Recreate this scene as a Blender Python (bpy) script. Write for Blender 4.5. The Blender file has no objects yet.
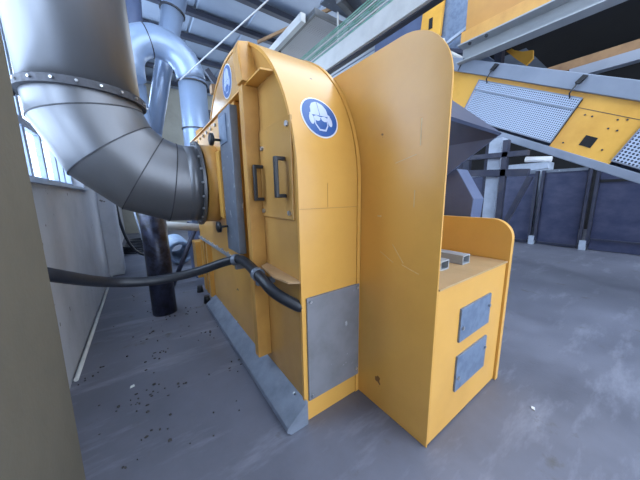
import bpy, math, random
from mathutils import Vector, Matrix
random.seed(7)
S = bpy.context.scene
COL = S.collection

# ------------------------------------------------------------------ camera, sky, exposure
cam_d = bpy.data.cameras.new('camera'); cam = bpy.data.objects.new('camera', cam_d); COL.objects.link(cam)
cam_d.sensor_width = 36.0; cam_d.lens = 36.0 * 250.0 / 640.0; cam_d.clip_start = 0.05; cam_d.clip_end = 200
Rw = Matrix(((0.812605, 0.114282, -0.571500), (-0.582631, 0.134665, -0.801503), (-0.014636, 0.984279, 0.176014)))
q = Rw.to_quaternion(); q.normalize()
cam.matrix_world = Matrix.Translation((0, 0, 1.45)) @ q.to_matrix().to_4x4()
S.camera = cam

W = bpy.data.worlds.new('world'); S.world = W; W.use_nodes = True
bg = W.node_tree.nodes['Background']
bg.inputs[0].default_value = (0.68, 0.81, 1.0, 1); bg.inputs[1].default_value = 4.6
S.view_settings.view_transform = 'Standard'; S.view_settings.look = 'None'
S.view_settings.gamma = 1.0; S.view_settings.use_curve_mapping = False
S.view_settings.exposure = 0.12

def area(name, loc, target, sx, sy, power, color):
    l = bpy.data.lights.new(name, 'AREA'); l.shape = 'RECTANGLE'; l.size = sx; l.size_y = sy
    l.energy = power; l.color = color
    o = bpy.data.objects.new(name, l); COL.objects.link(o); o.location = loc
    d = Vector(target) - Vector(loc); o.rotation_euler = d.to_track_quat('-Z', 'Y').to_euler()
    return o

# daylight that falls in through the row of windows in the left wall; the rear area lamp is added fill for the roof
area('rear_fill', (6.5, 12.9, 2.6), (4.0, 5.0, 6.0), 11.0, 4.5, 750, (0.78, 0.88, 1.0))
area('daylight_window_near', (-0.95, 3.2, 3.6), (2.0, 3.2, 3.4), 3.0, 3.7, 190, (0.64, 0.79, 1.0))
area('daylight_window_far', (-0.95, 8.0, 3.6), (2.0, 8.0, 3.0), 2.9, 3.9, 480, (0.64, 0.79, 1.0))

# ------------------------------------------------------------------ materials
def new_mat(name):
    m = bpy.data.materials.new(name); m.use_nodes = True
    nt = m.node_tree; b = nt.nodes['Principled BSDF']; return m, nt, b

def grimy(name, base, dark, rough=0.5, metal=0.0, scale=3.0, lo=0.42, hi=0.75, bump=0.0, bscale=60.0,
          spot=None, spot_scale=9.0, spot_t=(0.70, 0.74), stretch=(1, 1, 1), coat=0.0):
    m, nt, b = new_mat(name); N = nt.nodes.new; L = nt.links.new
    tc = N('ShaderNodeTexCoord'); mp = N('ShaderNodeMapping'); mp.inputs['Scale'].default_value = stretch
    L(tc.outputs['Object'], mp.inputs['Vector'])
    n1 = N('ShaderNodeTexNoise'); n1.inputs['Scale'].default_value = scale; n1.inputs['Detail'].default_value = 8
    n1.inputs['Roughness'].default_value = 0.62
    L(mp.outputs[0], n1.inputs['Vector'])
    r1 = N('ShaderNodeValToRGB'); r1.color_ramp.elements[0].position = lo; r1.color_ramp.elements[1].position = hi
    r1.color_ramp.elements[0].color = (*base, 1); r1.color_ramp.elements[1].color = (*dark, 1)
    L(n1.outputs['Fac'], r1.inputs[0]); out = r1.outputs[0]
    if spot:
        n2 = N('ShaderNodeTexNoise'); n2.inputs['Scale'].default_value = spot_scale; n2.inputs['Detail'].default_value = 3
        L(tc.outputs['Object'], n2.inputs['Vector'])
        r2 = N('ShaderNodeValToRGB'); r2.color_ramp.elements[0].position = spot_t[0]; r2.color_ramp.elements[1].position = spot_t[1]
        L(n2.outputs['Fac'], r2.inputs[0])
        mx = N('ShaderNodeMix'); mx.data_type = 'RGBA'
        L(r2.outputs[0], mx.inputs[0]); L(out, mx.inputs[6]); mx.inputs[7].default_value = (*spot, 1); out = mx.outputs[2]
    L(out, b.inputs['Base Color'])
    b.inputs['Roughness'].default_value = rough; b.inputs['Metallic'].default_value = metal
    b.inputs['Coat Weight'].default_value = coat; b.inputs['Coat Roughness'].default_value = 0.15
    if bump:
        n3 = N('ShaderNodeTexNoise'); n3.inputs['Scale'].default_value = bscale; n3.inputs['Detail'].default_value = 5
        L(tc.outputs['Object'], n3.inputs['Vector'])
        bp = N('ShaderNodeBump'); bp.inputs['Strength'].default_value = bump; bp.inputs['Distance'].default_value = 0.01
        L(n3.outputs['Fac'], bp.inputs['Height']); L(bp.outputs[0], b.inputs['Normal'])
    return m

YB = (0.74, 0.39, 0.083); YD = (0.66, 0.335, 0.068)
M_yel = grimy('yellow_paint', YB, YD, 0.30, 0, 2.2, bump=0.04, bscale=14, spot=(0.20, 0.09, 0.03), spot_scale=7, spot_t=(0.735, 0.75))
M_yelgloss = grimy('yellow_gloss_paint', (0.56, 0.31, 0.09), (0.48, 0.25, 0.07), 0.18, 0, 2.5, bump=0.03, bscale=5)
M_ochre = grimy('ochre_paint', (0.60, 0.31, 0.07), (0.46, 0.22, 0.05), 0.42, 0, 4)
M_yelfar = grimy('conveyor_yellow', (0.76, 0.40, 0.06), (0.58, 0.27, 0.03), 0.4, 0, 1.5)
M_orange = grimy('orange_paint', (0.48, 0.24, 0.05), (0.40, 0.19, 0.04), 0.45, 0, 2)
M_galv = grimy('galvanised_sheet', (0.20, 0.202, 0.212), (0.15, 0.152, 0.162), 0.40, 0.65, 1.6, bump=0.05, bscale=4, stretch=(1, 1, .25))
M_galvb = grimy('bright_duct_sheet', (0.30, 0.38, 0.52), (0.25, 0.33, 0.46), 0.34, 0.35, 2.0)
M_seam = grimy('dark_seam', (0.07, 0.07, 0.08), (0.03, 0.03, 0.03), 0.6, 0.4, 20)
M_bolt = grimy('zinc_bolt', (0.55, 0.56, 0.58), (0.35, 0.35, 0.36), 0.35, 0.9, 30)
M_grey = grimy('grey_panel_paint', (0.23, 0.23, 0.25), (0.17, 0.17, 0.18), 0.5, 0.1, 5, spot=(0.42, 0.43, 0.46), spot_scale=16, spot_t=(0.70, 0.73))
M_steel = grimy('grey_steel_paint', (0.19, 0.22, 0.27), (0.13, 0.15, 0.19), 0.45, 0.3, 6, spot=(0.38, 0.41, 0.46), spot_scale=14, spot_t=(0.66, 0.70))
M_skirt = grimy('skirt_steel', (0.27, 0.31, 0.38), (0.19, 0.22, 0.27), 0.45, 0.4, 7, 0.40, 0.68)
M_slate = grimy('slate_blue_paint', (0.05, 0.065, 0.12), (0.035, 0.048, 0.09), 0.5, 0.1, 4)
M_slatel = grimy('light_slate_paint', (0.10, 0.13, 0.22), (0.08, 0.10, 0.18), 0.5, 0.1, 4)
M_tinl = grimy('pale_strip_steel', (0.42, 0.47, 0.55), (0.32, 0.36, 0.44), 0.4, 0.3, 8)
M_tin = grimy('blue_grey_plate', (0.20, 0.26, 0.36), (0.15, 0.20, 0.29), 0.4, 0.3, 12, 0.45, 0.6)
M_black = grimy('black_rubber', (0.012, 0.014, 0.02), (0.02, 0.023, 0.03), 0.42, 0, 20, bump=0.05)
M_blackpl = grimy('black_plastic', (0.012, 0.012, 0.014), (0.02, 0.02, 0.022), 0.35, 0, 20)
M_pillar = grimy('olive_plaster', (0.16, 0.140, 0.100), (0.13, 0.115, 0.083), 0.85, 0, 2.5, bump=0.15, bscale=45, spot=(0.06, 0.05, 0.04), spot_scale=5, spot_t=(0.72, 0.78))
M_wall = grimy('white_plaster', (0.42, 0.43, 0.46), (0.33, 0.34, 0.36), 0.9, 0, 2.2, bump=0.2, bscale=25, spot=(0.12, 0.11, 0.10), spot_scale=11, spot_t=(0.70, 0.74))
M_backwall = grimy('cream_plaster', (0.42, 0.40, 0.33), (0.30, 0.28, 0.23), 0.9, 0, 1.0)
M_frame = grimy('window_frame_paint', (0.30, 0.36, 0.46), (0.22, 0.27, 0.36), 0.5, 0, 6)
M_roof = grimy('roof_sheet', (0.24, 0.29, 0.37), (0.19, 0.23, 0.30), 0.5, 0.3, 0.8)
M_wsteel = grimy('dark_walkway_steel', (0.15, 0.155, 0.16), (0.10, 0.105, 0.11), 0.5, 0.3, 3)
M_purlin = grimy('purlin_steel', (0.035, 0.04, 0.06), (0.02, 0.025, 0.04), 0.6, 0.2, 2)
M_rustbeam = grimy('rusty_beam', (0.26, 0.15, 0.07), (0.15, 0.08, 0.04), 0.7, 0.1, 3)
M_whitebeam = grimy('pale_beam_paint', (0.52, 0.52, 0.50), (0.40, 0.40, 0.39), 0.5, 0, 3)
M_greybeam = grimy('conveyor_beam_grey', (0.36, 0.38, 0.40), (0.28, 0.30, 0.32), 0.5, 0.1, 2)
M_rail = grimy('conveyor_rail_grey', (0.24, 0.275, 0.34), (0.19, 0.22, 0.28), 0.45, 0.3, 2)
M_dark = grimy('near_black', (0.012, 0.012, 0.014), (0.008, 0.008, 0.01), 0.9, 0, 1)  # near-black colour, paints in the darkness of the void and openings
M_blue = grimy('blue_black_steel', (0.035, 0.044, 0.095), (0.085, 0.09, 0.15), 0.42, 0.25, 2.2, 0.38, 0.78, bump=0.3, bscale=6, stretch=(1, 1, 1.6))
M_darksteel = grimy('dark_post_steel', (0.035, 0.04, 0.07), (0.07, 0.07, 0.09), 0.5, 0.3, 5)
M_paleblue = grimy('pale_column_paint', (0.42, 0.48, 0.58), (0.30, 0.35, 0.43), 0.5, 0, 5)
M_blackpipe = grimy('mottled_black_pipe', (0.035, 0.04, 0.075), (0.012, 0.012, 0.02), 0.35, 0.3, 12, 0.42, 0.6)
M_white = grimy('white_vinyl', (0.80, 0.80, 0.82), (0.72, 0.72, 0.75), 0.4, 0, 10)
M_signblue = grimy('sign_blue', (0.015, 0.095, 0.33), (0.012, 0.08, 0.29), 0.35, 0, 10)
M_signpale = grimy('sign_pale', (0.55, 0.62, 0.76), (0.50, 0.56, 0.72), 0.4, 0, 10)
M_cord = grimy('white_cord', (0.62, 0.62, 0.62), (0.5, 0.5, 0.5), 0.6, 0, 30)
M_green = grimy('green_rail_paint', (0.12, 0.30, 0.22), (0.30, 0.42, 0.36), 0.5, 0, 6)
M_leaf = grimy('dry_debris', (0.055, 0.05, 0.05), (0.09, 0.08, 0.07), 0.9, 0, 20)
M_litter = grimy('pale_litter', (0.7, 0.7, 0.7), (0.5, 0.5, 0.5), 0.8, 0, 20)
M_tanshroud = grimy('tan_shroud_paint', (0.48, 0.30, 0.15), (0.35, 0.2, 0.1), 0.4, 0, 6)
M_table = grimy('worn_table_paint', (0.52, 0.34, 0.17), (0.42, 0.27, 0.13), 0.45, 0, 5)
M_ibc = grimy('pale_hose', (0.30, 0.40, 0.55), (0.22, 0.3, 0.42), 0.4, 0, 10)

def mat_floor():
    m, nt, b = new_mat('concrete_floor'); N = nt.nodes.new; L = nt.links.new
    tc = N('ShaderNodeTexCoord')
    def noise(sc, det, st=(1, 1, 1), rot=0):
        mp = N('ShaderNodeMapping'); mp.inputs['Scale'].default_value = st; mp.inputs['Rotation'].default_value = (0, 0, rot)
        L(tc.outputs['Object'], mp.inputs['Vector'])
        n = N('ShaderNodeTexNoise'); n.inputs['Scale'].default_value = sc; n.inputs['Detail'].default_value = det
        n.inputs['Roughness'].default_value = 0.65; L(mp.outputs[0], n.inputs['Vector']); return n.outputs['Fac']
    def ramp(src, a, c, ca, cc):
        r = N('ShaderNodeValToRGB'); r.color_ramp.elements[0].position = a; r.color_ramp.elements[1].position = c
        r.color_ramp.elements[0].color = (*ca, 1); r.color_ramp.elements[1].color = (*cc, 1); L(src, r.inputs[0]); return r.outputs[0]
    base = ramp(noise(1.1, 10), 0.32, 0.70, (0.115, 0.12, 0.15), (0.19, 0.197, 0.245))
    streak = ramp(noise(1.3, 9, (1, 4, 1), math.radians(62)), 0.54, 0.82, (0, 0, 0), (1, 1, 1))
    mx = N('ShaderNodeMix'); mx.data_type = 'RGBA'; L(streak, mx.inputs[0]); L(base, mx.inputs[6]); mx.inputs[7].default_value = (0.29, 0.30, 0.36, 1)
    st = ramp(noise(4.0, 6), 0.62, 0.72, (0, 0, 0), (1, 1, 1))
    m2 = N('ShaderNodeMix'); m2.data_type = 'RGBA'; L(st, m2.inputs[0]); L(mx.outputs[2], m2.inputs[6]); m2.inputs[7].default_value = (0.12, 0.115, 0.12, 1)
    L(m2.outputs[2], b.inputs['Base Color'])
    L(ramp(noise(2.2, 5), 0.3, 0.7, (0.38, 0.38, 0.38), (0.62, 0.62, 0.62)), b.inputs['Roughness'])
    bp = N('ShaderNodeBump'); bp.inputs['Strength'].default_value = 0.12; bp.inputs['Distance'].default_value = 0.01
    L(noise(40, 6), bp.inputs['Height']); L(bp.outputs[0], b.inputs['Normal'])
    return m
M_floor = mat_floor()

def mat_mesh(name, col, pitch, hole=0.36, lines=False):
    """perforated sheet: round holes on a grid, real gaps (transparent) in the metal; sheet lies in the YZ or XY plane"""
    m, nt, b = new_mat(name); N = nt.nodes.new; L = nt.links.new
    b.inputs['Base Color'].default_value = (*col, 1); b.inputs['Metallic'].default_value = 0.3; b.inputs['Roughness'].default_value = 0.4
    tc = N('ShaderNodeTexCoord'); uv = tc.outputs['UV']
    vm = N('ShaderNodeVectorMath'); vm.operation = 'SCALE'; vm.inputs['Scale'].default_value = 1.0 / pitch; L(uv, vm.inputs[0])
    fr = N('ShaderNodeVectorMath'); fr.operation = 'FRACTION'; L(vm.outputs[0], fr.inputs[0])
    sb = N('ShaderNodeVectorMath'); sb.operation = 'SUBTRACT'; sb.inputs[1].default_value = (0.5, 0.5, 0); L(fr.outputs[0], sb.inputs[0])
    sx = N('ShaderNodeSeparateXYZ'); L(sb.outputs[0], sx.inputs[0])
    cx = N('ShaderNodeCombineXYZ'); L(sx.outputs[0], cx.inputs[0]); L(sx.outputs[1], cx.inputs[1])
    ln = N('ShaderNodeVectorMath'); ln.operation = 'LENGTH'; L(cx.outputs[0], ln.inputs[0])
    lt = N('ShaderNodeMath'); lt.operation = 'LESS_THAN'; lt.inputs[1].default_value = hole; L(ln.outputs['Value'], lt.inputs[0])
    tr = N('ShaderNodeBsdfTransparent'); ms = N('ShaderNodeMixShader')
    L(lt.outputs[0], ms.inputs[0]); L(b.outputs[0], ms.inputs[1]); L(tr.outputs[0], ms.inputs[2])
    L(ms.outputs[0], nt.nodes['Material Output'].inputs['Surface'])
    return m
M_perf = mat_mesh('perforated_sheet', (0.46, 0.54, 0.68), 0.026, 0.34)
M_perfbig = mat_mesh('coarse_perforated_sheet', (0.46, 0.54, 0.68), 0.036, 0.33)
M_grate = mat_mesh('walkway_grating', (0.34, 0.35, 0.37), 0.04, 0.30)

def mat_glass():
    m, nt, b = new_mat('window_glass'); N = nt.nodes.new; L = nt.links.new
    tr = N('ShaderNodeBsdfTransparent'); tr.inputs[0].default_value = (0.93, 0.96, 1, 1)
    gl = N('ShaderNodeBsdfGlossy'); gl.inputs['Roughness'].default_value = 0.05
    ms = N('ShaderNodeMixShader'); ms.inputs[0].default_value = 0.08
    L(tr.outputs[0], ms.inputs[1]); L(gl.outputs[0], ms.inputs[2]); L(ms.outputs[0], nt.nodes['Material Output'].inputs['Surface'])
    return m
M_glass = mat_glass()

# ------------------------------------------------------------------ mesh helpers (all coordinates in metres, world space)
class MB:
    def __init__(s): s.v = []; s.f = []; s.sm = []
    def add(s, vs, fs, smooth=False):
        n = len(s.v); s.v += [Vector(p) for p in vs]; s.f += [[i + n for i in f] for f in fs]; s.sm += [smooth] * len(fs); return s
    def box(s, x0, x1, y0, y1, z0, z1):
        v = [(x, y, z) for x in (x0, x1) for y in (y0, y1) for z in (z0, z1)]
        return s.add(v, [(0, 1, 3, 2), (4, 6, 7, 5), (0, 4, 5, 1), (2, 3, 7, 6), (0, 2, 6, 4), (1, 5, 7, 3)])
    def prism(s, pts, d, smooth=False):
        """pts: planar 3D loop, d: extrusion vector"""
        n = len(pts); d = Vector(d); a = [Vector(p) for p in pts]; b = [p + d for p in a]
        s.add(a + b, [list(range(n))[::-1], list(range(n, 2 * n))])
        s.add(a + b, [(i, (i + 1) % n, n + (i + 1) % n, n + i) for i in range(n)], smooth); return s
    def beam(s, A, B, w, h, up=(0, 0, 1), shape='box', t=0.012):
        A, B = Vector(A), Vector(B); d = (B - A).normalized(); u = Vector(up); side = d.cross(u).normalized(); u = side.cross(d).normalized()
        if shape == 'box': prof = [(-w / 2, -h / 2), (w / 2, -h / 2), (w / 2, h / 2), (-w / 2, h / 2)]
        elif shape == 'C': prof = [(-w / 2, -h / 2), (w / 2, -h / 2), (w / 2, -h / 2 + t), (-w / 2 + t, -h / 2 + t), (-w / 2 + t, h / 2 - t), (w / 2, h / 2 - t), (w / 2, h / 2), (-w / 2, h / 2)]
        elif shape == 'I': prof = [(-w / 2, -h / 2), (w / 2, -h / 2), (w / 2, -h / 2 + t), (t / 2, -h / 2 + t), (t / 2, h / 2 - t), (w / 2, h / 2 - t), (w / 2, h / 2), (-w / 2, h / 2), (-w / 2, h / 2 - t), (-t / 2, h / 2 - t), (-t / 2, -h / 2 + t), (-w / 2, -h / 2 + t)]
        elif shape == 'L': prof = [(-w / 2, -h / 2), (w / 2, -h / 2), (w / 2, -h / 2 + t), (-w / 2 + t, -h / 2 + t), (-w / 2 + t, h / 2), (-w / 2, h / 2)]
        return s.prism([A + side * a + u * b for a, b in prof], B - A)
    def tube(s, path, r, seg=20, hollow=0.0, smooth=True, caps=True):
        path = [Vector(p) for p in path]; n = len(path); rr = r if isinstance(r, (list, tuple)) else [r] * n
        T = [(path[min(i + 1, n - 1)] - path[max(i - 1, 0)]).normalized() for i in range(n)]
        u = T[0].orthogonal().normalized(); rings = []
        for i in range(n):
            u = (u - T[i] * u.dot(T[i])).normalized(); w = T[i].cross(u)
            rings.append([path[i] + (u * math.cos(a) + w * math.sin(a)) * rr[i] for a in [2 * math.pi * k / seg for k in range(seg)]])
        v = [p for ring in rings for p in ring]
        s.add(v, [(i * seg + k, i * seg + (k + 1) % seg, (i + 1) * seg + (k + 1) % seg, (i + 1) * seg + k) for i in range(n - 1) for k in range(seg)], smooth)
        if caps: s.add(rings[0], [list(range(seg))[::-1]]); s.add(rings[-1], [list(range(seg))])
        return s
    def ring(s, c, axis, r0, r1, th, seg=48):
        c = Vector(c); a = Vector(axis).normalized(); u = a.orthogonal().normalized(); w = a.cross(u); v = []
        for k in range(seg):
            t = 2 * math.pi * k / seg; d = u * math.cos(t) + w * math.sin(t)
            v += [c + d * r0 - a * th / 2, c + d * r1 - a * th / 2, c + d * r1 + a * th / 2, c + d * r0 + a * th / 2]
        f = [(4 * k + j, 4 * k + (j + 1) % 4, 4 * ((k + 1) % seg) + (j + 1) % 4, 4 * ((k + 1) % seg) + j) for k in range(seg) for j in range(4)]
        return s.add(v, f)
    def bolt(s, c, n, r=0.011, h=0.012):
        n = Vector(n).normalized(); c = Vector(c)
        return s.tube([c - n * 0.002, c + n * h], r, 6, smooth=False)
    def build(s, name, mat, parent=None, origin=None, bevel=0.0, uvplane=None):
        root = parent
        while root is not None and root.parent: root = root.parent
        o0 = Vector(root.location) if root is not None else (Vector(origin) if origin is not None else None)
        if o0 is None:
            xs = [p.x for p in s.v]; ys = [p.y for p in s.v]; zs = [p.z for p in s.v]
            o0 = Vector(((min(xs) + max(xs)) / 2, (min(ys) + max(ys)) / 2, min(zs)))
        me = bpy.data.meshes.new(name); me.from_pydata([p - o0 for p in s.v], [], s.f); me.update()
        for p, k in zip(me.polygons, s.sm): p.use_smooth = k
        if uvplane:
            e1, e2 = Vector(uvplane[0]), Vector(uvplane[1]); uvl = me.uv_layers.new(name='UVMap')
            for l in me.loops:
                p = me.vertices[l.vertex_index].co; uvl.data[l.index].uv = (p.dot(e1), p.dot(e2))
        me.materials.append(mat)
        o = bpy.data.objects.new(name, me); COL.objects.link(o)
        if parent is not None: o.parent = parent
        else: o.location = o0
        import bmesh
        bm = bmesh.new(); bm.from_mesh(me); bmesh.ops.remove_doubles(bm, verts=bm.verts, dist=1e-5)
        bmesh.ops.recalc_face_normals(bm, faces=bm.faces); bm.to_mesh(me); bm.free()
        if bevel:
            md = o.modifiers.new('bevel', 'BEVEL'); md.width = bevel; md.segments = 2; md.limit_method = 'ANGLE'; md.angle_limit = math.radians(40)
        return o

def tag(o, label, cat, group=None, kind=None):
    o['label'] = label; o['category'] = cat
    if group: o['group'] = group
    if kind: o['kind'] = kind
    return o
def thing(name, loc, label, cat, group=None):
    o = bpy.data.objects.new(name, None); COL.objects.link(o); o.location = loc; o.empty_display_size = 0.1
    return tag(o, label, cat, group)
def struct(o, label=None):
    o['kind'] = 'structure'
    if label: o['label'] = label
    return o
def lerp(a, b, t): return Vector(a).lerp(Vector(b), t)
def bez(pts, n=14):
    """Catmull-Rom through points"""
    P = [Vector(p) for p in pts]; P = [P[0] * 2 - P[1]] + P + [P[-1] * 2 - P[-2]]; out = []
    for i in range(1, len(P) - 2):
        for k in range(n):
            t = k / n; a, b, c, d = P[i - 1], P[i], P[i + 1], P[i + 2]
            out.append(0.5 * ((2 * b) + (-a + c) * t + (2 * a - 5 * b + 4 * c - d) * t * t + (-a + 3 * b - 3 * c + d) * t ** 3))
    out.append(P[-2]); return out

# ------------------------------------------------------------------ setting
struct(MB().box(-0.8, 14.2, -8, 13.2, -0.2, 0).build('floor', M_floor))
# left wall with its window opening (y 2.45..4.9, z 1.59..3.4), wall 0.2 thick
wl = MB(); X0, X1 = -0.80, -0.60
wl.box(X0, X1, -3, 13.2, 0, 1.59); wl.box(X0, X1, -3, 13.2, 5.6, 6.0)
wl.box(X0, X1, -3, 1.70, 1.59, 5.6); wl.box(X0, X1, 4.85, 6.5, 1.59, 5.6); wl.box(X0, X1, 9.4, 13.2, 1.59, 5.6)
struct(wl.build('wall_left', M_wall))
def window(name, y0, y1, bars):
    w = bpy.data.objects.new(name, None); COL.objects.link(w); w.location = (-0.74, (y0 + y1) / 2, 1.59); struct(w)
    fr = MB()
    fr.box(-0.77, -0.71, y0, y1, 1.59, 1.65); fr.box(-0.77, -0.71, y0, y1, 5.54, 5.6)
    fr.box(-0.77, -0.71, y0, y0 + 0.06, 1.65, 5.54); fr.box(-0.77, -0.71, y1 - 0.06, y1, 1.65, 5.54)
    for z in (2.06, 3.2, 4.4): fr.box(-0.765, -0.715, y0 + 0.06, y1 - 0.06, z, z + 0.07)
    for y in bars: fr.box(-0.76, -0.72, y - 0.035, y + 0.035, 1.65, 5.54)
    fr.build('window_frame', M_frame, w)
    MB().box(-0.745, -0.740, y0 + 0.06, y1 - 0.06, 1.65, 5.54).build('glass', M_glass, w)
window('window_1', 1.70, 4.85, (2.3, 2.83, 3.27, 3.72, 4.2, 4.5))
window('window_2', 6.5, 9.4, (7.3, 7.9, 8.5, 8.95))
struct(MB().box(-0.78, -0.555, 1.66, 4.92, 1.565, 1.592).build('trim_1', M_frame))
# near pillar (fills the photo's left edge) and the second one beyond the window
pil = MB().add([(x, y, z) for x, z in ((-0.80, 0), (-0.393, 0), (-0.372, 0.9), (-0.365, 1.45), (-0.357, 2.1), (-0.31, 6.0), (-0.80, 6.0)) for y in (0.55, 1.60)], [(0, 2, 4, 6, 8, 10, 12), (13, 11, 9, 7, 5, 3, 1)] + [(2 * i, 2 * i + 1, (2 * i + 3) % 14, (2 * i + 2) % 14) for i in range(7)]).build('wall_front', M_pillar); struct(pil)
p2 = MB().box(-0.62, -0.37, 5.98, 6.4, 0, 6.0).build('trim_2', M_wall, bevel=0.03); struct(p2)
struct(MB().box(-0.8, 14.2, 13.0, 13.2, 0, 6).build('wall_back', M_backwall))
struct(MB().box(14.0, 14.2, -8, 13.2, 0, 6).build('wall_right', M_dark))  # the dark void beyond is put into this wall's colour
# roof: ribbed sheets (unseen gap over the near bay, sized to shape the skylight)
def roof(name, x0, x1, y0, y1, z, m):
    b = MB(); prof = []; x = x0
    while x < x1 - 1e-6:
        prof += [(x, z), (x + 1.17, z), (x + 1.19, z + 0.03), (x + 1.23, z + 0.03), (x + 1.25, z)]; x += 1.25
    n = len(prof)
    v = [(px, y, pz) for y in (y0, y1) for px, pz in prof] + [(px, y, z + 0.09) for y in (y0, y1) for px in (x0, x1)]
    b.add(v, [(i, i + 1, n + i + 1, n + i) for i in range(n - 1)])
    b.box(x0, x1, y0, y1, z + 0.07, z + 0.12)
    return b.build(name, m)
struct(roof('ceiling', -0.8, 14.2, 3.4, 13.2, 6.0, M_roof))
struct(MB().box(8.0, 14.2, -8, 3.4, 6.0, 6.1).build('ceiling', M_dark))  # same roof in near-black, its darkness painted in
struct(MB().box(-0.8, 1.8, -8, 3.4, 6.0, 6.1).build('ceiling', M_roof))  # unseen roof strip, added to keep light off the left floor
for i, y in enumerate((6.35, 7.47, 8.6, 9.8, 11.0, 12.2)):
    struct(MB().beam((-0.6, y, 5.9), (5.2, y, 5.9), 0.14, 0.12).build('trim_%d' % (10 + i), M_purlin))

# ------------------------------------------------------------------ the yellow machine
MX0, MX1 = 0.715, 1.185; YF = 1.20; CY, CZ, RR = 2.25, 1.52, 1.05
mach = thing('industrial_shredder', (1.4, 2.2, 0), 'large yellow industrial shredder with round drum housing and tall side shield on the floor', 'machine')
def arcpts(x, r, a0=0, a1=180, n=40):
    return [(x, CY - r * math.cos(math.radians(a0 + (a1 - a0) * k / n)), CZ + r * math.sin(math.radians(a0 + (a1 - a0) * k / n))) for k in range(n + 1)]
# drum housing: solid D-shaped body, its wrapper stands slightly proud of the side plate
body = MB(); loop = [(MX0 + 0.006, YF + 0.02, 0.0)] + arcpts(MX0 + 0.006, RR - 0.02) + [(MX0 + 0.006, CY + RR - 0.02, 0.0)]
body.prism(loop, (MX1 - MX0 - 0.012, 0, 0), smooth=False).build('side_plate', M_yelgloss, mach)
wr = MB()
def strip(b, x0, x1, r_in, r_out, prof_out, prof_in):
    n = len(prof_out); v = []
    for p, q_ in zip(prof_out, prof_in): v += [(x0, *p), (x1, *p), (x1, *q_), (x0, *q_)]
    f = [(4 * k + j, 4 * k + (j + 1) % 4, 4 * (k + 1) + (j + 1) % 4, 4 * (k + 1) + j) for k in range(n - 1) for j in range(4)]
    b.add(v, f, True); b.add(v, [(0, 1, 2, 3), (4 * n - 4, 4 * n - 3, 4 * n - 2, 4 * n - 1)])
def wrapprof(r, ends=True, z0=0.0, a0=0, a1=180):
    p = [(y, z) for _, y, z in arcpts(0, r, a0, a1)]
    if ends: p = [(CY - r, z0)] + p + [(CY + r, z0)]
    return p
strip(wr, MX0, MX1 - 0.03, 0, 0, wrapprof(RR), wrapprof(RR - 0.02))
o = wr.build('drum_wrapper', M_yel, mach); m_ = o.modifiers.new('es', 'EDGE_SPLIT'); m_.split_angle = math.radians(40)
lip = MB(); strip(lip, MX1 - 0.028, MX1, 0, 0, wrapprof(RR + 0.007), wrapprof(RR - 0.02))
o = lip.build('wrapper_rim', M_yel, mach); m_ = o.modifiers.new('es', 'EDGE_SPLIT'); m_.split_angle = math.radians(40)
# inner edge frame of the D on the side plate
sm = MB(); sm.box(MX0 + 0.001, MX1 - 0.031, YF - 0.0025, YF + 0.002, 1.372, 1.377)
sm.box(0.915, 0.918, YF - 0.0025, YF + 0.002, 1.38, 1.52)
sm.build('seam', M_ochre, mach)
# lower side casing with bolted top and bottom strips, reaching back past the drum
MB().box(0.655, 0.738, 2.0, 3.86, 0.90, 2.15).build('side_casing', M_yel, mach, bevel=0.004)
MB().box(0.70, 0.74, 1.98, 3.42, 0.0, 0.90).build('lower_side_panel', M_yel, mach)
st = MB().box(0.64, 0.72, 2.05, 3.9, 0.875, 0.905).build('bolted_strip', M_tinl, mach)
for k in range(8):
    MB().bolt((0.652, 2.25 + k * 0.21, 0.905), (0, 0, 1), 0.012, 0.018).build('bolt', M_bolt, st)
    MB().bolt((0.655, 2.55 + k * 0.17, 2.10), (-1, 0, 0), 0.014, 0.014).build('bolt', M_bolt, mach)
# horizontal ledge under the dome, with a chamfered front corner
MB().prism([(MX0 + 0.03, 1.44, 2.160), (0.640, 1.455, 2.155), (0.640, 3.84, 2.155), (MX0 + 0.03, 3.84, 2.160)], (0, 0, 0.010)).build('ledge', M_yel, mach)
# vertical rib over the whole height, following the dome at its top
rib = MB(); rib.prism([(0.725, 1.70, 0.22), (0.618, 1.70, 0.22), (0.618, 1.70, 2.155), (0.725, 1.70, 2.155)], (0, 0.07, 0))
rib.prism([(0.725, 1.66, 2.165), (0.608, 1.66, 2.165), (0.608, 1.72, 2.36), (0.64, 1.78, 2.445), (0.725, 1.80, 2.475)], (0, 0.10, 0))
rib.build('vertical_rib', M_ochre, mach, bevel=0.003)
# access panel with two black handles
ap = MB().box(0.709, 0.722, 1.255, 1.69, 1.31, 1.88).build('access_panel', M_yelgloss, mach, bevel=0.003)
for y, z in ((1.29, 1.35), (1.66, 1.35), (1.29, 1.84), (1.64, 1.76)):
    MB().bolt((0.709, y, z), (-1, 0, 0), 0.015, 0.012).build('bolt', M_bolt, ap)
def handle(y, z0, z1, par, xb):
    p = [(xb, y, z0), (xb - 0.055, y, z0), (xb - 0.06, y, z0 + 0.012), (xb - 0.06, y, z1 - 0.012), (xb - 0.055, y, z1), (xb, y, z1)]
    h = MB(); h.beam((xb, y, z0), (xb - 0.06, y, z0), 0.026, 0.022); h.beam((xb, y, z1), (xb - 0.06, y, z1), 0.026, 0.022)
    h.box(xb - 0.068, xb - 0.046, y - 0.015, y + 0.015, z0 - 0.011, z1 + 0.011)
    h.build('handle', M_blackpl, par, bevel=0.005)
handle(1.335, 1.45, 1.66, ap, 0.709); handle(1.655, 1.43, 1.645, ap, 0.709)
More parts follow.
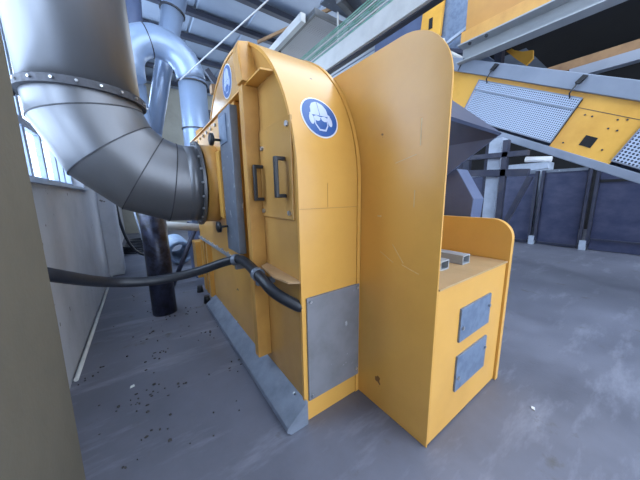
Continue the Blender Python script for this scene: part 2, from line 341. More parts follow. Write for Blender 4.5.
# grey sliding door with clamp knobs
gd = MB().box(0.598, 0.655, 1.93, 2.24, 1.0, 2.10).build('grey_door', M_steel, mach, bevel=0.004)
gd['label'] = 'grey steel door'
MB().box(0.590, 0.599, 2.02, 2.21, 1.86, 2.06).build('door_plate', M_tin, gd)
for z in (1.90, 1.20):
    MB().tube([(0.60, 2.20, z), (0.53, 2.20, z)], 0.010, 10).build('knob_stem', M_blackpl, gd)
    MB().tube([(0.545, 2.20, z), (0.535, 2.20, z), (0.512, 2.20, z), (0.505, 2.20, z)], [0.020, 0.048, 0.048, 0.026], 14).build('knob', M_blackpl, gd)
MB().box(0.585, 0.655, 2.27, 2.36, 1.27, 1.83).build('hinge_bar', M_yel, mach, bevel=0.004)
# duct inlet collar (round)
DY, DZ = 2.76, 1.575
MB().tube([(0.70, DY, DZ), (0.515, DY, DZ)], 0.372, 48).build('inlet_collar', M_ochre, mach)
# front grey panel
gp = MB().box(0.745, 1.178, YF - 0.012, YF + 0.003, 0.145, 0.845).build('front_panel', M_grey, mach, bevel=0.003); gp['label'] = 'grey steel panel'
for x, z in ((0.77, 0.82), (1.155, 0.82), (0.77, 0.175), (1.155, 0.20)):
    MB().bolt((x, YF - 0.012, z), (0, -1, 0), 0.010, 0.008).build('bolt', M_bolt, gp)
# sloping skirt at the floor
sk = MB(); prof = lambda y: [(0.725, y, 0.0), (0.600, y, 0.0), (0.572, y, 0.03), (0.580, y, 0.055), (0.725, y, 0.165)]
sk.prism(prof(1.175), (0, 2.26, 0)).build('floor_skirt', M_skirt, mach)['label'] = 'scuffed grey steel skirt'
for y in (1.3, 1.85, 2.5, 3.1):
    MB().bolt((0.70, y, 0.150), (-0.6, 0, 1), 0.009, 0.012).build('bolt', M_bolt, mach)
# tan shroud where the hose enters
sh = MB(); sh.prism([(0.722, 1.69, 0.955), (0.64, 1.60, 0.965), (0.615, 1.36, 0.955), (0.65, 1.24, 0.945), (0.722, 1.205, 0.94)], (0, 0, 0.012))
sh.build('hose_shroud', M_tanshroud, mach)
# tall shield plate on the left of the feed table
def rounded(x, y0, y1, z0, z1, r, n=12, far=False):
    p = [(x, y1, z0), (x, y0, z0)] + [(x, y0 + r - r * math.cos(math.pi / 2 * k / n), z1 - r + r * math.sin(math.pi / 2 * k / n)) for k in range(n + 1)] + [(x, y1, z1)]
    return p
MB().prism(rounded(1.188, 0.640, 2.6, 0.0, 2.245, 0.285), (0.012, 0, 0)).build('side_shield', M_yel, mach, bevel=0.002)
# feed table box
MB().box(1.20, 2.105, 0.64, 1.75, 0.012, 0.955).build('table_box', M_yel, mach, bevel=0.004)
MB().box(1.20, 2.105, 0.632, 1.75, 0.955, 0.965).build('table_top', M_table, mach)
for z0, z1, mm in ((0.57, 0.785, M_tin), (0.235, 0.475, M_tin)):
    c = MB().box(1.455, 1.865, 0.628, 0.641, z0, z1).build('inspection_cover', mm, mach, bevel=0.002); c['label'] = 'blue-grey metal cover'
    for x, z in ((1.48, z0 + 0.09), (1.84, z1 - 0.08)): MB().bolt((x, 0.628, z), (0, -1, 0), 0.012, 0.01).build('bolt', M_bolt, c)
MB().prism(rounded(2.115, 0.625, 1.75, 0.0, 1.262, 0.14), (0.045, 0, 0)).build('low_side_shield', M_yel, mach, bevel=0.003)
for x, yf in ((1.545, 0.795), (1.80, 0.78)):
    b = MB(); t = 0.008; x0, x1, z0, z1 = x - 0.05, x + 0.05, 0.966, 1.03
    b.box(x0, x1, yf, 1.7, z0, z0 + t); b.box(x0, x1, yf, 1.7, z1 - t, z1); b.box(x0, x0 + t, yf, 1.7, z0 + t, z1 - t); b.box(x1 - t, x1, yf, 1.7, z0 + t, z1 - t)
    b.build('square_tube', M_greybeam, mach)
# hood over the feed opening and the slate chute beside it
hd = MB()
hd.prism([(2.30, 0.85, 1.885), (2.30, 1.25, 2.232), (2.30, 1.55, 2.232), (2.30, 1.55, 1.40)], (0.02, 0, 0))
hd.prism([(1.23, 0.85, 1.885), (2.33, 0.85, 1.885), (2.33, 1.25, 2.232), (1.23, 1.25, 2.232)], (0, -0.012, 0.016))
hd.build('hood', M_slate, mach)
MB().prism([(2.285, 0.865, 1.865), (2.285, 1.54, 1.865), (2.285, 1.54, 1.395)], (0.013, 0, 0)).build('hood_lit_face', M_slatel, mach)  # lighter slate paints in the lit lower part of the end plate
MB().prism([(2.34, 1.16, 1.665), (2.34, 1.0, 1.40), (2.34, 1.02, 1.10), (2.34, 1.9, 1.10), (2.34, 1.9, 1.665)], (0.20, 0, 0)).build('chute_box', M_slatel, mach, bevel=0.006)
MB().box(2.34, 2.54, 1.06, 1.88, 0.0, 1.10).build('chute_leg', M_slate, mach)
MB().box(1.23, 2.12, 1.75, 2.6, 0.0, 2.0).build('rotor_box', M_yel, mach)
# lower rear frame pieces of the machine
for y, m in ((3.50, M_yel), (3.68, M_ochre), (3.84, M_yel)):
    MB().box(0.66, 0.74, y, y + 0.09, 0.10, 0.86).build('frame_post', m, mach, bevel=0.004)
MB().box(0.60, 0.76, 4.0, 4.25, 0.25, 0.80).build('rear_bracket', M_yel, mach, bevel=0.01)
for y in (3.60, 4.1): MB().tube([(0.62, y, 0.0), (0.62, y, 0.10)], [0.05, 0.035], 14).build('rubber_foot', M_blackpl, mach)

# safety signs (round stickers; head with helmet, ear muffs, goggles and mask)
def sign(name, mp, nrm, parent):
    """mp(u,v,h) maps sticker coordinates (metres) to the surface"""
    def poly(name, pts, h, mat, par, sub=True):
        b = MB(); n = len(pts); cx = sum(p[0] for p in pts) / n; cy = sum(p[1] for p in pts) / n
        K = 5; v = []; f = []
        for j in range(1, K + 1):
            for p in pts: v.append(mp(cx + (p[0] - cx) * j / K, cy + (p[1] - cy) * j / K, h))
        v.append(mp(cx, cy, h)); c = len(v) - 1
        f = [(c, i, (i + 1) % n) for i in range(n)]
        for j in range(K - 1):
            f += [(j * n + i, (j + 1) * n + i, (j + 1) * n + (i + 1) % n, j * n + (i + 1) % n) for i in range(n)]
        # thin edge back to the surface
        for p in pts: v.append(mp(p[0], p[1], h - 0.0012))
        q0 = len(v) - n; o_ = (K - 1) * n
        f += [(o_ + i, q0 + i, q0 + (i + 1) % n, o_ + (i + 1) % n) for i in range(n)]
        b.add(v, f); return b.build(name, mat, par)
    circ = lambda cx, cy, rx, ry, n=40: [(cx + rx * math.cos(2 * math.pi * k / n), cy + ry * math.sin(2 * math.pi * k / n)) for k in range(n)]
    s = poly(name, circ(0, 0, 0.130, 0.130), 0.0015, M_white, parent)
    s['label'] = 'round blue and white protective gear sign'
    poly('blue_field', circ(0, 0, 0.121, 0.121), 0.003, M_signblue, s)
    R = 0.13; sc = lambda pts: [(x * R, y * R) for x, y in pts]
    helmet = sc([(-.47, .18), (-.44, .45), (-.30, .66), (-.08, .76), (.08, .76), (.30, .66), (.44, .45), (.47, .18), (.56, .12), (.56, .06), (-.56, .06), (-.56, .12)])
    poly('helmet_symbol', helmet, 0.0045, M_signpale, s)
    for sx in (-1, 1):
        poly('ear_muff_symbol', circ(sx * .50 * R, -.17 * R, .13 * R, .25 * R, 24), 0.0045, M_signpale, s)
        poly('goggle_symbol', circ(sx * .20 * R, -.10 * R, .17 * R, .13 * R, 24), 0.0055, M_signpale, s)
    poly('face_symbol', sc([(-.36, .0), (.36, .0), (.36, -.40), (.18, -.68), (-.18, -.68), (-.36, -.40)]), 0.0040, M_signpale, s)
    poly('mask_symbol', sc([(-.30, -.16), (0, -.05), (.30, -.16), (.30, -.38), (.14, -.60), (-.14, -.60), (-.30, -.38)]), 0.0050, M_signblue, s)
    poly('helmet_line', sc([(-.012, .08), (.012, .08), (.012, .74), (-.012, .74)]), 0.0055, M_signblue, s)
A0 = math.radians(21.2)
sign('safety_sign', lambda u, v, h: Vector((0.918 + u, CY - (RR + h) * math.cos(A0 + v / RR), CZ + (RR + h) * math.sin(A0 + v / RR))), None, mach)
sign('safety_sign', lambda u, v, h: Vector((MX0 + 0.006 - h, 2.33 - u, 2.405 + v)), None, mach)

# scratches and paint chips on the shield (parts of its surface, thin raised marks)
M_scr = grimy('scratch_primer', (0.80, 0.58, 0.30), (0.40, 0.24, 0.10), 0.6)
for (y, z, dy, dz, w) in ((0.78, 1.82, 0.0, -0.13, .006), (0.93, 1.62, -0.13, 0.03, .0035), (0.80, 1.47, 0, -0.09, .005), (1.02, 1.10, -0.10, -0.05, .003), (0.93, 1.16, -.08, -.1, .003), (0.86, 1.05, -0.11, -0.03, .003), (1.28, 1.48, -.05, .03, .003), (1.05, 1.32, -.03, 0, .008)):
    a = Vector((1.1875, y, z)); b_ = a + Vector((0, dy, dz)); MB().beam(a, b_, 0.001, w, up=(0, 1, 0.3) if abs(dz) > abs(dy) else (0, 0, 1)).build('scratch', M_scr, mach)

# ------------------------------------------------------------------ big extraction duct
DX, DR = -0.240, 0.350
duct = thing('extraction_duct', (DX, DY, 1.57), 'wide galvanised extraction duct with segmented elbow bolted to the yellow machine', 'duct')
E_R = 0.62; ex = DX + E_R; ez = DZ + E_R        # elbow centre
MB().tube([(DX - 0.05, DY, 4.9), (DX, DY, ez + 0.03)], DR, 64).build('straight_pipe', M_galv, duct)
# mitred elbow gores
angs = [180, 190, 215, 239, 260, 270]
cuts = [(ex + E_R * math.cos(math.radians(a)), ez + E_R * math.sin(math.radians(a)), a) for a in angs]
SEG = 64
def cut_ring(a, s=1.0, off=0.0):
    ar = math.radians(a); c = Vector((ex, DY, ez)); rd = Vector((math.cos(ar), 0, math.sin(ar))); t = Vector((-math.sin(ar), 0, math.cos(ar)))
    k = 1.0 if a in (180, 270) else 1.015
    return [c + rd * (E_R + DR * k * s * math.cos(th)) + Vector((0, 1, 0)) * DR * s * math.sin(th) + t * off for th in [2 * math.pi * i / SEG for i in range(SEG)]]
for a, b_ in zip(angs[:-1], angs[1:]):
    g = MB(); v = cut_ring(a) + cut_ring(b_)
    g.add(v, [(i, (i + 1) % SEG, SEG + (i + 1) % SEG, SEG + i) for i in range(SEG)], True); g.build('elbow_segment', M_galv, duct)
for a in angs[1:-1]:
    g = MB(); r0 = cut_ring(a, 1.0, -0.004); r1 = cut_ring(a, 1.012, -0.004); r2 = cut_ring(a, 1.012, 0.004); r3 = cut_ring(a, 1.0, 0.004)
    v = r0 + r1 + r2 + r3
    g.add(v, [(j * SEG + i, j * SEG + (i + 1) % SEG, ((j + 1) % 4) * SEG + (i + 1) % SEG, ((j + 1) % 4) * SEG + i) for j in range(4) for i in range(SEG)])
    g.build('elbow_seam', M_seam, duct)
MB().tube([(ex - 0.002, DY, DZ), (0.475, DY, DZ)], DR, 64).build('end_collar', M_galv, duct)
f1 = MB().ring((0.487, DY, DZ), (1, 0, 0), DR - 0.01, 0.398, 0.022).build('end_flange', M_galv, duct)
for k in range(20):
    a = 2 * math.pi * k / 20
    MB().bolt((0.476, DY + 0.380 * math.cos(a), DZ + 0.380 * math.sin(a)), (-1, 0, 0), 0.010, 0.016).build('bolt', M_bolt, f1)
f2 = MB().ring((DX, DY, ez + 0.015), (0, 0, 1), DR - 0.01, DR + 0.035, 0.05).build('joint_clamp', M_seam, duct); f2['label'] = 'dark clamp ring'
for k in range(20):
    a = 2 * math.pi * k / 20
    MB().bolt((DX + (DR + 0.036) * math.cos(a), DY + (DR + 0.036) * math.sin(a), ez + 0.015), (math.cos(a), math.sin(a), 0), 0.009, 0.012).build('bolt', M_bolt, f2)
MB().box(DX - DR - 0.075, DX - DR - 0.03, DY - 0.03, DY + 0.03, ez - 0.03, ez + 0.06).build('clamp_lug', M_seam, f2)

# ------------------------------------------------------------------ black hose
hose = thing('rubber_hose', (0.55, 1.95, 0.94), 'thick black rubber hose drooping from the pillar to the yellow machine', 'hose')
MB().tube(bez([(-0.53, 1.72, 1.16), (-0.40, 1.82, 1.06), (-0.235, 2.15, 0.895), (0.02, 2.2, 0.835), (0.30, 2.15, 0.86), (0.50, 2.04, 0.93), (0.585, 1.92, 0.965), (0.590, 1.75, 0.968), (0.585, 1.50, 0.935), (0.61, 1.34, 0.87), (0.70, 1.245, 0.80), (0.73, 1.235, 0.785)]), 0.035, 20).build('hose', M_black, hose)
for c, t in (((0.572, 1.95, 0.958), (0.5, -0.75, 0.15)), ((0.586, 1.54, 0.940), (0.02, -1, -0.1))):
    MB().ring(c, t, 0.034, 0.045, 0.035, 24).build('hose_clamp', M_steel, hose)
    MB().box(c[0] - 0.01, 0.70, c[1] - 0.02, c[1] + 0.02, c[2] - 0.075, c[2] - 0.04).build('clamp_bracket', M_steel, hose)

# ------------------------------------------------------------------ mottled black pipe behind the hose
MB().tube([(0.115, 3.62, 0.0), (0.115, 3.62, 1.45)], 0.135, 32).build('standing_pipe', M_blackpipe)
tag(bpy.data.objects['standing_pipe'], 'thick mottled black pipe standing on the floor behind the hose', 'pipe')
t = MB().tube([(0.20, 4.05, 1.08), (0.78, 4.2, 0.98)], 0.055, 18).build('cream_pipe', M_whitebeam)
tag(t, 'short cream pipe running sideways under the silver elbow', 'pipe')
t = MB().tube([(0.30, 4.62, 0.02), (0.68, 4.45, 0.92)], 0.035, 12).build('metal_rod', M_darksteel)
tag(t, 'dark slanted rod beside the yellow frame posts', 'rod')
sp = MB(); N_ = 220
sp.tube([(0.62 + 0.22 * math.cos(k * 0.42), 6.1 + 0.006 * k, 0.265 + 0.22 * math.sin(k * 0.42)) for k in range(N_)], 0.045, 8)
tag(sp.build('coiled_hose', M_ibc), 'pale blue coiled hose lying on the floor behind the machine', 'hose')
for k, (x, y, r, lab) in enumerate(((-0.18, 8.2, 0.32, 'dark cable coil on the floor by the far left pillar'), (-0.05, 9.2, 0.36, 'black cable coil behind the first coil at the back'))):
    cb = MB(); cb.tube([(x + (r + 0.03 * math.sin(i * 1.7)) * math.cos(i * 0.35), y + (r + 0.04 * math.sin(i)) * math.sin(i * 0.35), 0.03 + 0.0022 * i) for i in range(90)], 0.022, 8)
    tag(cb.build('cable_coil', M_black), lab, 'cable')
hc = MB().tube(bez([(-0.42, 6.9, 1.75), (-0.38, 7.0, 0.9), (-0.26, 7.2, 0.35), (-0.05, 7.4, 0.08), (0.3, 7.6, 0.03)]), 0.03, 10).build('hanging_cable', M_black)
tag(hc, 'black cable hanging down beyond the second wall pillar', 'cable')
for x0, x1, lab in ((-0.17, -0.02, 'thin pale pole leaning right beyond the hanging cable'), (0.18, 0.10, 'thin pale pole standing beside the leaning pole')):
    tag(MB().tube([(x0, 9.6, 1.2), (x1, 9.4, 0.0)], 0.025, 8).build('thin_pole', M_paleblue), lab, 'pole')

# ------------------------------------------------------------------ background ducts
ud = thing('bent_duct', (0.90, 5.0, 0), 'pale silver duct bent over like a cane beside the dome', 'duct')
path = [(0.955, 5.0, 0.0)] + [(0.955, 5.0, 3.2)]
cx_, cz_, rb = 0.52, 3.28, 0.43
arc = [(cx_ + rb * math.cos(math.radians(a)), 5.0, cz_ + 0.12 + (rb + 0.0) * math.sin(math.radians(a))) for a in range(0, 181, 12)]
MB().tube([(0.955, 5.0, 1.0), (0.965, 5.0, cz_ + 0.10)], 0.215, 32).build('lower_pipe', M_galvb, ud)
MB().tube([(0.96, 5.0, cz_ + 0.10)] + arc[1:] + [(0.09, 5.0, cz_ - 0.06)], 0.22, 40).build('elbow', M_galvb, ud)
MB().ring(arc[9], Vector(arc[10]) - Vector(arc[8]), 0.215, 0.226, 0.012).build('band', M_seam, ud)
MB().ring((0.963, 5.0, cz_ + 0.05), (0, 0, 1), 0.21, 0.235, 0.02).build('band', M_seam, ud)
MB().ring((0.957, 5.0, 2.60), (0, 0, 1), 0.21, 0.225, 0.015).build('band', M_seam, ud)
MB().box(0.70, 1.20, 4.85, 5.35, 0.0, 1.0).build('base_box', M_slatel, ud)
t = MB().tube([(0.22, 5.30, 0.0), (0.22, 5.30, 3.25)], 0.095, 24).build('vertical_duct', M_galvb)
tag(t, 'slim upright duct right beside the big galvanised pipe', 'duct')
dc = thing('slanted_duct', (0.25, 5.6, 0), 'blue-grey slanted duct passing behind the cane-shaped bend', 'duct')
MB().tube([(0.36, 5.65, 2.6), (0.64, 5.65, 3.75), (1.00, 5.65, 5.2)], [0.13, 0.14, 0.20], 24).build('pipe', M_galvb, dc)
MB().tube([(0.20, 5.65, 0.0), (0.36, 5.65, 2.62)], 0.13, 24).build('lower_pipe', M_galvb, dc)
MB().ring((0.872, 5.65, 4.70), (0.234, 0, 0.972), 0.17, 0.205, 0.025).build('band', M_seam, dc)
t = MB().tube([(0.20, 5.9, 3.6), (0.33, 5.9, 5.6)], 0.16, 20).build('roof_duct', M_slatel)
tag(t, 'dark blue duct rising to the roof at the top left', 'duct')
t = MB().tube([(1.55, 2.8, 3.74), (1.46, 3.0, 3.65), (1.10, 3.9, 3.46), (0.746, 4.78, 3.27)], 0.009, 8).build('rope', M_cord)
tag(t, 'thin white rope slanting across the roof to the bent duct', 'rope')
# clutter behind the dome: rusty bracket, orange end
rb_ = thing('roof_bracket', (1.62, 6.0, 2.6), 'rusty steel bracket and rods behind the dome next to the bent duct', 'bracket')
MB().beam((1.45, 6.0, 4.05), (2.0, 6.0, 3.3), 0.08, 0.10).build('arm', M_purlin, rb_)
MB().beam((1.5, 6.05, 3.2), (1.95, 6.05, 3.9), 0.06, 0.06).build('rod', M_whitebeam, rb_)
MB().box(1.50, 1.68, 5.9, 6.1, 3.60, 3.78).build('cap', M_rustbeam, rb_, bevel=0.03)
MB().box(1.40, 2.1, 6.1, 6.2, 0, 3.3).build('plate', M_purlin, rb_)
t = MB().tube([(0.90, 4.3, 1.9), (0.90, 4.3, 2.42), (0.90, 4.35, 2.47)], [0.09, 0.09, 0.03], 16).build('orange_cap', M_orange)
MB().tube([(0.90, 4.3, 0.0), (0.90, 4.3, 1.9)], 0.07, 16).build('stem', M_steel, t)
for o_ in t.children:                                          # stem is built in world space; shift into its parent's frame
    for vv in o_.data.vertices: vv.co -= Vector((0, 0, 0))
tag(t, 'orange domed pipe cap behind the bolted casing', 'cap')
# white wall conduit at the floor
t = MB().tube([(-0.572, 2.6, 0.02), (-0.565, 5.9, 0.02)], 0.016, 10).build('wall_conduit', M_whitebeam)
tag(t, 'thin pale conduit pipe lying along the foot of the left wall', 'pipe')

# ------------------------------------------------------------------ right: inclined conveyor
AL = math.radians(27.2); s_ = Vector((0, -math.cos(AL), -math.sin(AL))); n_ = Vector((0, -math.sin(AL), math.cos(AL)))
CX_ = 5.0; O_ = Vector((CX_, 0.92, 2.376))      # mid height of the yellow side
def cpt(s, n, x=CX_):
    p = O_ + s_ * s + n_ * n; return Vector((x, p.y, p.z))
conv = thing('inclined_conveyor', (5.3, 0.5, 0), 'inclined yellow conveyor with perforated guards and blue-grey rails sloping down to the right', 'conveyor')
def cplate(s0, s1, n0, n1, x0, x1, name, mat, par, **k):
    b = MB(); b.prism([cpt(s0, n0, x0), cpt(s1, n0, x0), cpt(s1, n1, x0), cpt(s0, n1, x0)], (x1 - x0, 0, 0)); return b.build(name, mat, par, **k)
S0, S1 = -2.9, 3.6
cplate(S0, S1, 0.345, 0.545, CX_ - 0.05, CX_ + 0.55, 'top_rail', M_rail, conv, bevel=0.01)
cplate(S0, S1, -0.455, -0.35, CX_ - 0.06, CX_ + 0.06, 'bottom_rail', M_rail, conv, bevel=0.008)
cplate(S0, S1, -0.45, -0.43, CX_ + 0.06, CX_ + 0.75, 'underside', M_slate, conv)
cplate(-0.10, 0.60, -0.35, 0.345, CX_, CX_ + 0.02, 'side_panel', M_yelfar, conv)
cplate(S0, -0.10, 0.275, 0.345, CX_, CX_ + 0.02, 'side_panel', M_yelfar, conv)
cplate(S0, -1.58, -0.35, 0.275, CX_, CX_ + 0.02, 'side_panel', M_yelfar, conv)
cplate(0.60, S1, 0.26, 0.345, CX_, CX_ + 0.02, 'side_panel', M_yelfar, conv)
cplate(-1.58, S1, -0.43, 0.3, CX_ + 0.42, CX_ + 0.44, 'inner_belt', M_slate, conv)
uvp = (tuple(s_), tuple(n_))
g1 = cplate(-1.60, -0.105, -0.30, 0.285, CX_ - 0.03, CX_ - 0.022, 'mesh_guard', M_perf, conv, uvplane=uvp)
g2 = cplate(0.595, 3.3, -0.30, 0.27, CX_ - 0.03, CX_ - 0.022, 'mesh_guard', M_perfbig, conv, uvplane=uvp)
for g, a, b_ in ((g1, -1.60, -0.105), (g2, 0.595, 3.3)):
    fb = MB()
    for (q0, q1, q2, q3) in ((a, b_, -0.31, -0.295), (a, b_, 0.27, 0.285), (a, a + 0.015, -0.295, 0.27), (b_ - 0.015, b_, -0.295, 0.27)):
        fb.prism([cpt(q0, q2, CX_ - 0.036), cpt(q1, q2, CX_ - 0.036), cpt(q1, q3, CX_ - 0.036), cpt(q0, q3, CX_ - 0.036)], (0.016, 0, 0))
    fb.build('guard_frame', M_rail, g)
cplate(-1.58, -0.12, 0.13, 0.15, CX_ - 0.04, CX_ - 0.03, 'guard_strip', M_rail, g1)
cplate(0.19, 0.32, -0.235, -0.105, CX_ - 0.006, CX_ + 0.001, 'dark_hole', M_dark, conv)  # flat dark plate, the shade inside an open hole put into colour
cplate(-0.10, 0.60, 0.172, 0.178, CX_ - 0.004, CX_ + 0.001, 'seam', M_seam, conv)
for s, n in ((0.03, 0.11), (0.11, 0.11), (0.36, 0.13), (0.44, 0.15), (0.34, 0.02), (0.43, 0.02), (0.44, -0.22), (0.02, -0.26)):
    MB().bolt(cpt(s, n, CX_ - 0.001), (-1, 0, 0), 0.011, 0.01).build('rivet', M_seam, conv)
for s in (-1.44, -0.25):
    hk = MB(); hk.prism([cpt(s - 0.03, 0.42, CX_ - 0.10), cpt(s + 0.02, 0.42, CX_ - 0.10), cpt(s + 0.05, 0.52, CX_ - 0.10), cpt(s - 0.0, 0.52, CX_ - 0.10)], (0.05, 0, 0))
    h_ = hk.build('latch_block', M_blackpl, conv)
    MB().tube([cpt(s, 0.41, CX_ - 0.09), cpt(s - 0.01, 0.30, CX_ - 0.09), cpt(s + 0.02, 0.25, CX_ - 0.06)], 0.009, 8).build('latch_hook', M_blackpl, h_)
cplate(-2.05, -2.03, 0.35, 0.545, CX_ - 0.056, CX_ - 0.049, 'rail_joint', M_seam, conv)
# supports
for (xx, yy, zt, ww, m) in ((5.65, 2.6, 3.0, 0.12, M_darksteel), (5.65, -1.6, 0.7, 0.12, M_darksteel)):
    MB().box(xx - ww / 2, xx + ww / 2, yy - ww / 2, yy + ww / 2, 0, zt).build('leg', m, conv)
# support trestle seen left of the conveyor underside
tr = thing('support_trestle', (4.6, 1.6, 0), 'pale steel column with dark brace beams carrying the inclined conveyor', 'trestle')
MB().box(4.5, 4.72, 1.60, 1.77, 0, 2.26).build('column', M_paleblue, tr)
MB().box(4.42, 4.50, 1.49, 1.56, 0, 2.20).build('dark_post', M_darksteel, tr)
MB().beam((4.46, 2.6, 1.80), (4.46, 1.22, 1.72), 0.08, 0.10).build('cross_beam', M_darksteel, tr)
MB().beam((4.46, 2.3, 2.02), (4.46, 1.25, 1.99), 0.08, 0.07).build('upper_beam', M_darksteel, tr)
MB().beam((4.46, 1.46, 0.92), (4.46, 1.20, 1.66), 0.07, 0.06).build('brace', M_darksteel, tr)
MB().beam((4.46, 1.22, 1.72), (4.46, 1.22, 2.15), 0.06, 0.07).build('short_post', M_rail, tr)
MB().beam((4.60, 1.62, 1.74), (4.60, 1.05, 1.80), 0.10, 0.06).build('top_plate', M_paleblue, tr)

# upper horizontal conveyor (runs along y over the lower one)
uc = thing('overhead_conveyor', (5.2, 1.0, 3.7), 'orange sided overhead conveyor on a grey beam at the top right', 'conveyor')
MB().box(5.06, 5.08, -2.5, 2.55, 4.25, 5.4).build('side_panel', M_orange, uc)
MB().prism([(5.06, -2.5, 4.26), (4.90, -2.5, 4.20), (4.90, -2.5, 4.02), (4.915, -2.5, 4.0), (4.915, -2.5, 4.18), (5.06, -2.5, 4.24)], (0, 5.04, 0)).build('side_flange', M_ochre, uc)
MB().beam((4.95, 2.56, 3.85), (4.95, -2.5, 3.85), 0.22, 0.29, shape='C', t=0.02).build('beam', M_greybeam, uc)
for y in (2.1, 2.35): MB().bolt((4.84, y, 3.93), (-1, 0, 0), 0.025, 0.02).build('bolt', M_blackpl, uc)
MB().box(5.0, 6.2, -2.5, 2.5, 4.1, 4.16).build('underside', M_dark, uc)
for y in (2.3, -2.2): MB().box(5.85, 5.99, y - 0.06, y + 0.06, 0, 4.1).build('leg', M_darksteel, uc)
# third conveyor, farther back
fc = thing('far_conveyor', (8.3, 1.0, 3.9), 'brown and grey conveyor beam in the dark gap between the two yellow conveyors', 'conveyor')
MB().box(8.0, 8.1, -2.5, 2.1, 4.08, 4.26).build('side_panel', M_rustbeam, fc)
MB().box(7.95, 8.15, -2.5, 1.7, 3.88, 4.07).build('beam', M_rail, fc)
MB().box(8.1, 13.98, -2.4, -2.26, 3.8, 3.95).build('bracket_arm', M_dark, fc)
yb = MB(); yb.prism([(6.0, 2.20, 4.155), (6.0, 2.09, 4.05), (6.0, 1.97, 3.98), (6.0, 1.81, 3.936), (6.0, 1.80, 3.80), (6.0, 1.89, 3.725), (6.0, 2.056, 3.89), (6.0, 2.25, 4.12)], (0.06, 0, 0))
tag(yb.build('bracket_plate', M_yelfar), 'small yellow hooked bracket plate in the dark gap under the overhead beam', 'bracket')

# ------------------------------------------------------------------ dark blue steel barrier wall on the right
bw = thing('steel_barrier', (9.05, 1.0, 0), 'dark blue scuffed steel panel barrier along the far right side of the floor', 'barrier')
for y0, y1 in ((-3.6, -1.4), (-1.3, 1.08), (1.30, 2.10), (2.32, 4.4), (4.5, 6.6), (6.7, 9.0)):
    MB().box(9.02, 9.06, y0, y1, 0.02, 2.0).build('panel', M_blue, bw)
    MB().box(8.99, 9.02, y0, y1, 1.96, 2.03).build('panel_rim', M_steel, bw)
    MB().box(8.97, 9.02, y0, y1, 0.26 if y1 < 1.2 else 0.05, 0.30 if y1 < 1.2 else 0.09).build('panel_rim', M_darksteel, bw)
MB().box(8.98, 9.02, -3.6, 1.08, 1.66, 1.72).build('dark_band', M_dark, bw)
for y in (-1.35, 1.19, 2.21, 4.45, 6.65):
    for dy in (-0.075, 0.055):
        MB().box(8.93, 9.05, y + dy - 0.03, y + dy + 0.03, 0.12, 2.02).build('post', M_darksteel, bw)
    MB().box(8.90, 9.04, y - 0.07, y + 0.05, 0, 0.24).build('post_base', M_paleblue, bw)
t = thing('wall_tank', (9.6, 2.6, 0), 'pale blue block with white pipe on top seen over the barrier', 'tank')
MB().box(9.4, 9.9, 2.15, 3.1, 0, 2.28).build('block', M_paleblue, t)
MB().tube([(9.6, 2.75, 2.42), (9.6, 2.15, 2.36)], 0.08, 14).build('pipe', M_white, t)
# ------------------------------------------------------------------ overhead walkway and beam at the upper left
wb = thing('walkway', (2.8, 3.5, 3.3), 'overhead steel walkway with pale beam, green rails and grey grating', 'walkway')
MB().beam((2.64, 5.2, 3.49), (2.64, 0.2, 3.51), 0.05, 0.24, shape='box').build('pale_beam', M_whitebeam, wb)
MB().beam((2.70, 5.2, 3.365), (2.70, 0.2, 3.385), 0.08, 0.02).build('beam_shade', M_purlin, wb)  # dark colour paints in the shaded underside of the pale beam
for k in range(7):
    MB().beam((2.64, 5.0, 3.64 + k * 0.034), (2.64, 0.6, 3.66 + k * 0.034), 0.012, 0.014).build('rail', M_green if k % 3 != 1 else M_whitebeam, wb)
for y in (4.6, 3.2, 1.8):
    MB().beam((2.66, y, 3.60), (2.66, y, 4.06), 0.02, 0.02, up=(0, 1, 0)).build('rail_post', M_whitebeam, wb)
MB().box(2.40, 3.04, 3.45, 5.1, 4.10, 4.11).build('grating', M_grate, wb, uvplane=((1, 0, 0), (0, 1, 0)))
for x in (2.42, 3.06): MB().box(x - 0.02, x + 0.02, 3.45, 5.1, 4.06, 4.14).build('grating_frame', M_wsteel, wb)
for y in (3.43, 5.1): MB().box(2.4, 3.08, y - 0.02, y + 0.02, 4.06, 4.14).build('grating_frame', M_wsteel, wb)
for y in (3.05, 2.75): MB().beam((2.55, y, 4.1), (3.4, y + 0.25, 4.1), 0.08, 0.08).build('cross_beam', M_wsteel, wb)
MB().box(2.45, 3.1, 2.4, 3.35, 4.16, 4.18).build('deck_plate', M_steel, wb)
MB().box(2.28, 2.36, 3.6, 5.4, 4.02, 4.14).build('side_beam', M_whitebeam, wb)
MB().beam((2.13, 4.88, 4.26), (3.05, 2.68, 4.26), 0.03, 0.05).build('edge_strip', M_rustbeam, wb)
MB().box(2.37, 2.43, 4.55, 4.65, 3.88, 4.06).build('hanger', M_seam, wb)
MB().box(2.85, 2.95, 3.3, 3.45, 3.55, 4.02).build('hanger', M_greybeam, wb)

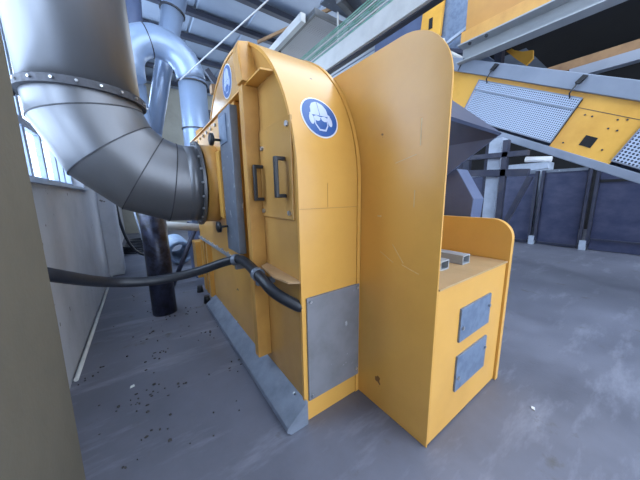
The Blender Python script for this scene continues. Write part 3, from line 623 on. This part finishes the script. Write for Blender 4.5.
# machinery seen over the shield: yellow slotted plates, blue-grey housings, struts
oc = thing('sorting_machine', (5.8, 4.0, 0), 'blue-grey sorting machine with yellow slotted side plates behind the tall shield', 'machine')
MB().box(5.6, 6.6, 2.65, 3.30, 4.25, 6.0).build('housing', M_tin, oc)
yp = MB(); yp.prism([(5.5, 3.22, 5.9), (5.5, 3.66, 5.9), (5.5, 3.78, 4.85), (5.5, 3.30, 4.70)], (0.06, 0, 0)); yp.build('slotted_plate', M_yelfar, oc)
MB().box(5.485, 5.5, 3.48, 3.56, 4.92, 5.12).build('slot', M_dark, oc)
MB().box(5.6, 6.6, 3.3, 5.2, 3.9, 5.6).build('housing', M_slatel, oc)
MB().prism([(5.5, 4.05, 5.0), (5.5, 4.35, 5.1), (5.5, 4.5, 4.6), (5.5, 4.1, 4.55)], (0.06, 0, 0)).build('slotted_plate', M_yelfar, oc)
MB().box(5.485, 5.5, 4.25, 4.32, 4.72, 4.84).build('slot', M_dark, oc)
MB().beam((5.45, 4.0, 4.75), (5.45, 2.75, 4.15), 0.06, 0.07).build('strut', M_darksteel, oc)
MB().beam((5.42, 3.4, 4.35), (5.42, 2.62, 4.55), 0.05, 0.05).build('strut', M_paleblue, oc)
MB().tube([(5.4, 3.3, 4.45), (5.4, 2.70, 3.95)], 0.05, 10).build('strut', M_whitebeam, oc)
MB().tube([(5.35, 3.15, 4.50), (5.35, 3.05, 4.25)], 0.045, 10).build('strut', M_whitebeam, oc)
for y in (2.9, 5.0): MB().box(6.0, 6.15, y, y + 0.15, 0, 4.3).build('leg', M_darksteel, oc)

# ------------------------------------------------------------------ floor litter
lf = MB()
def blob(x, y, r):
    n = 7; pts = [(x + r * random.uniform(.5, 1.2) * math.cos(2 * math.pi * k / n), y + r * random.uniform(.5, 1.2) * 0.6 * math.sin(2 * math.pi * k / n), 0.002) for k in range(n)]
    lf.prism(pts, (0, 0, random.uniform(0.003, 0.012)))
for cx0, cy0, sp_, k in ((0.02, 2.60, 0.07, 10), (-0.10, 2.15, 0.08, 10), (-0.17, 2.02, 0.05, 7), (0.02, 2.05, 0.09, 8), (-0.1, 1.75, 0.1, 8), (0.05, 3.0, 0.2, 12), (-0.45, 2.6, 0.08, 9), (0.5, 2.1, 0.06, 7), (0.42, 2.7, 0.06, 5), (0.3, 3.4, 0.12, 10)):
    for _ in range(k): blob(random.gauss(cx0, sp_), random.gauss(cy0, sp_), random.uniform(0.004, 0.013))
for _ in range(40): blob(random.uniform(-0.4, 0.5), random.uniform(1.4, 5.5), random.uniform(0.002, 0.008))
tag(lf.build('floor_debris', M_leaf), 'dark dry leaves and dirt crumbs scattered on the concrete left of the machine', 'debris', kind='stuff')
for i, (x, y, lab) in enumerate(((-0.22, 2.25, 'small white paper scrap on the floor near the pillar foot'), (2.0, 0.35, 'small white scrap on the floor in front of the feed table'))):
    t = MB().prism([(x, y, 0.002), (x + .03, y + .008, 0.002), (x + .026, y + .026, 0.004), (x + .004, y + .02, 0.003)], (0, 0, 0.006)).build('paper_scrap', M_litter)
    tag(t, lab, 'scrap')
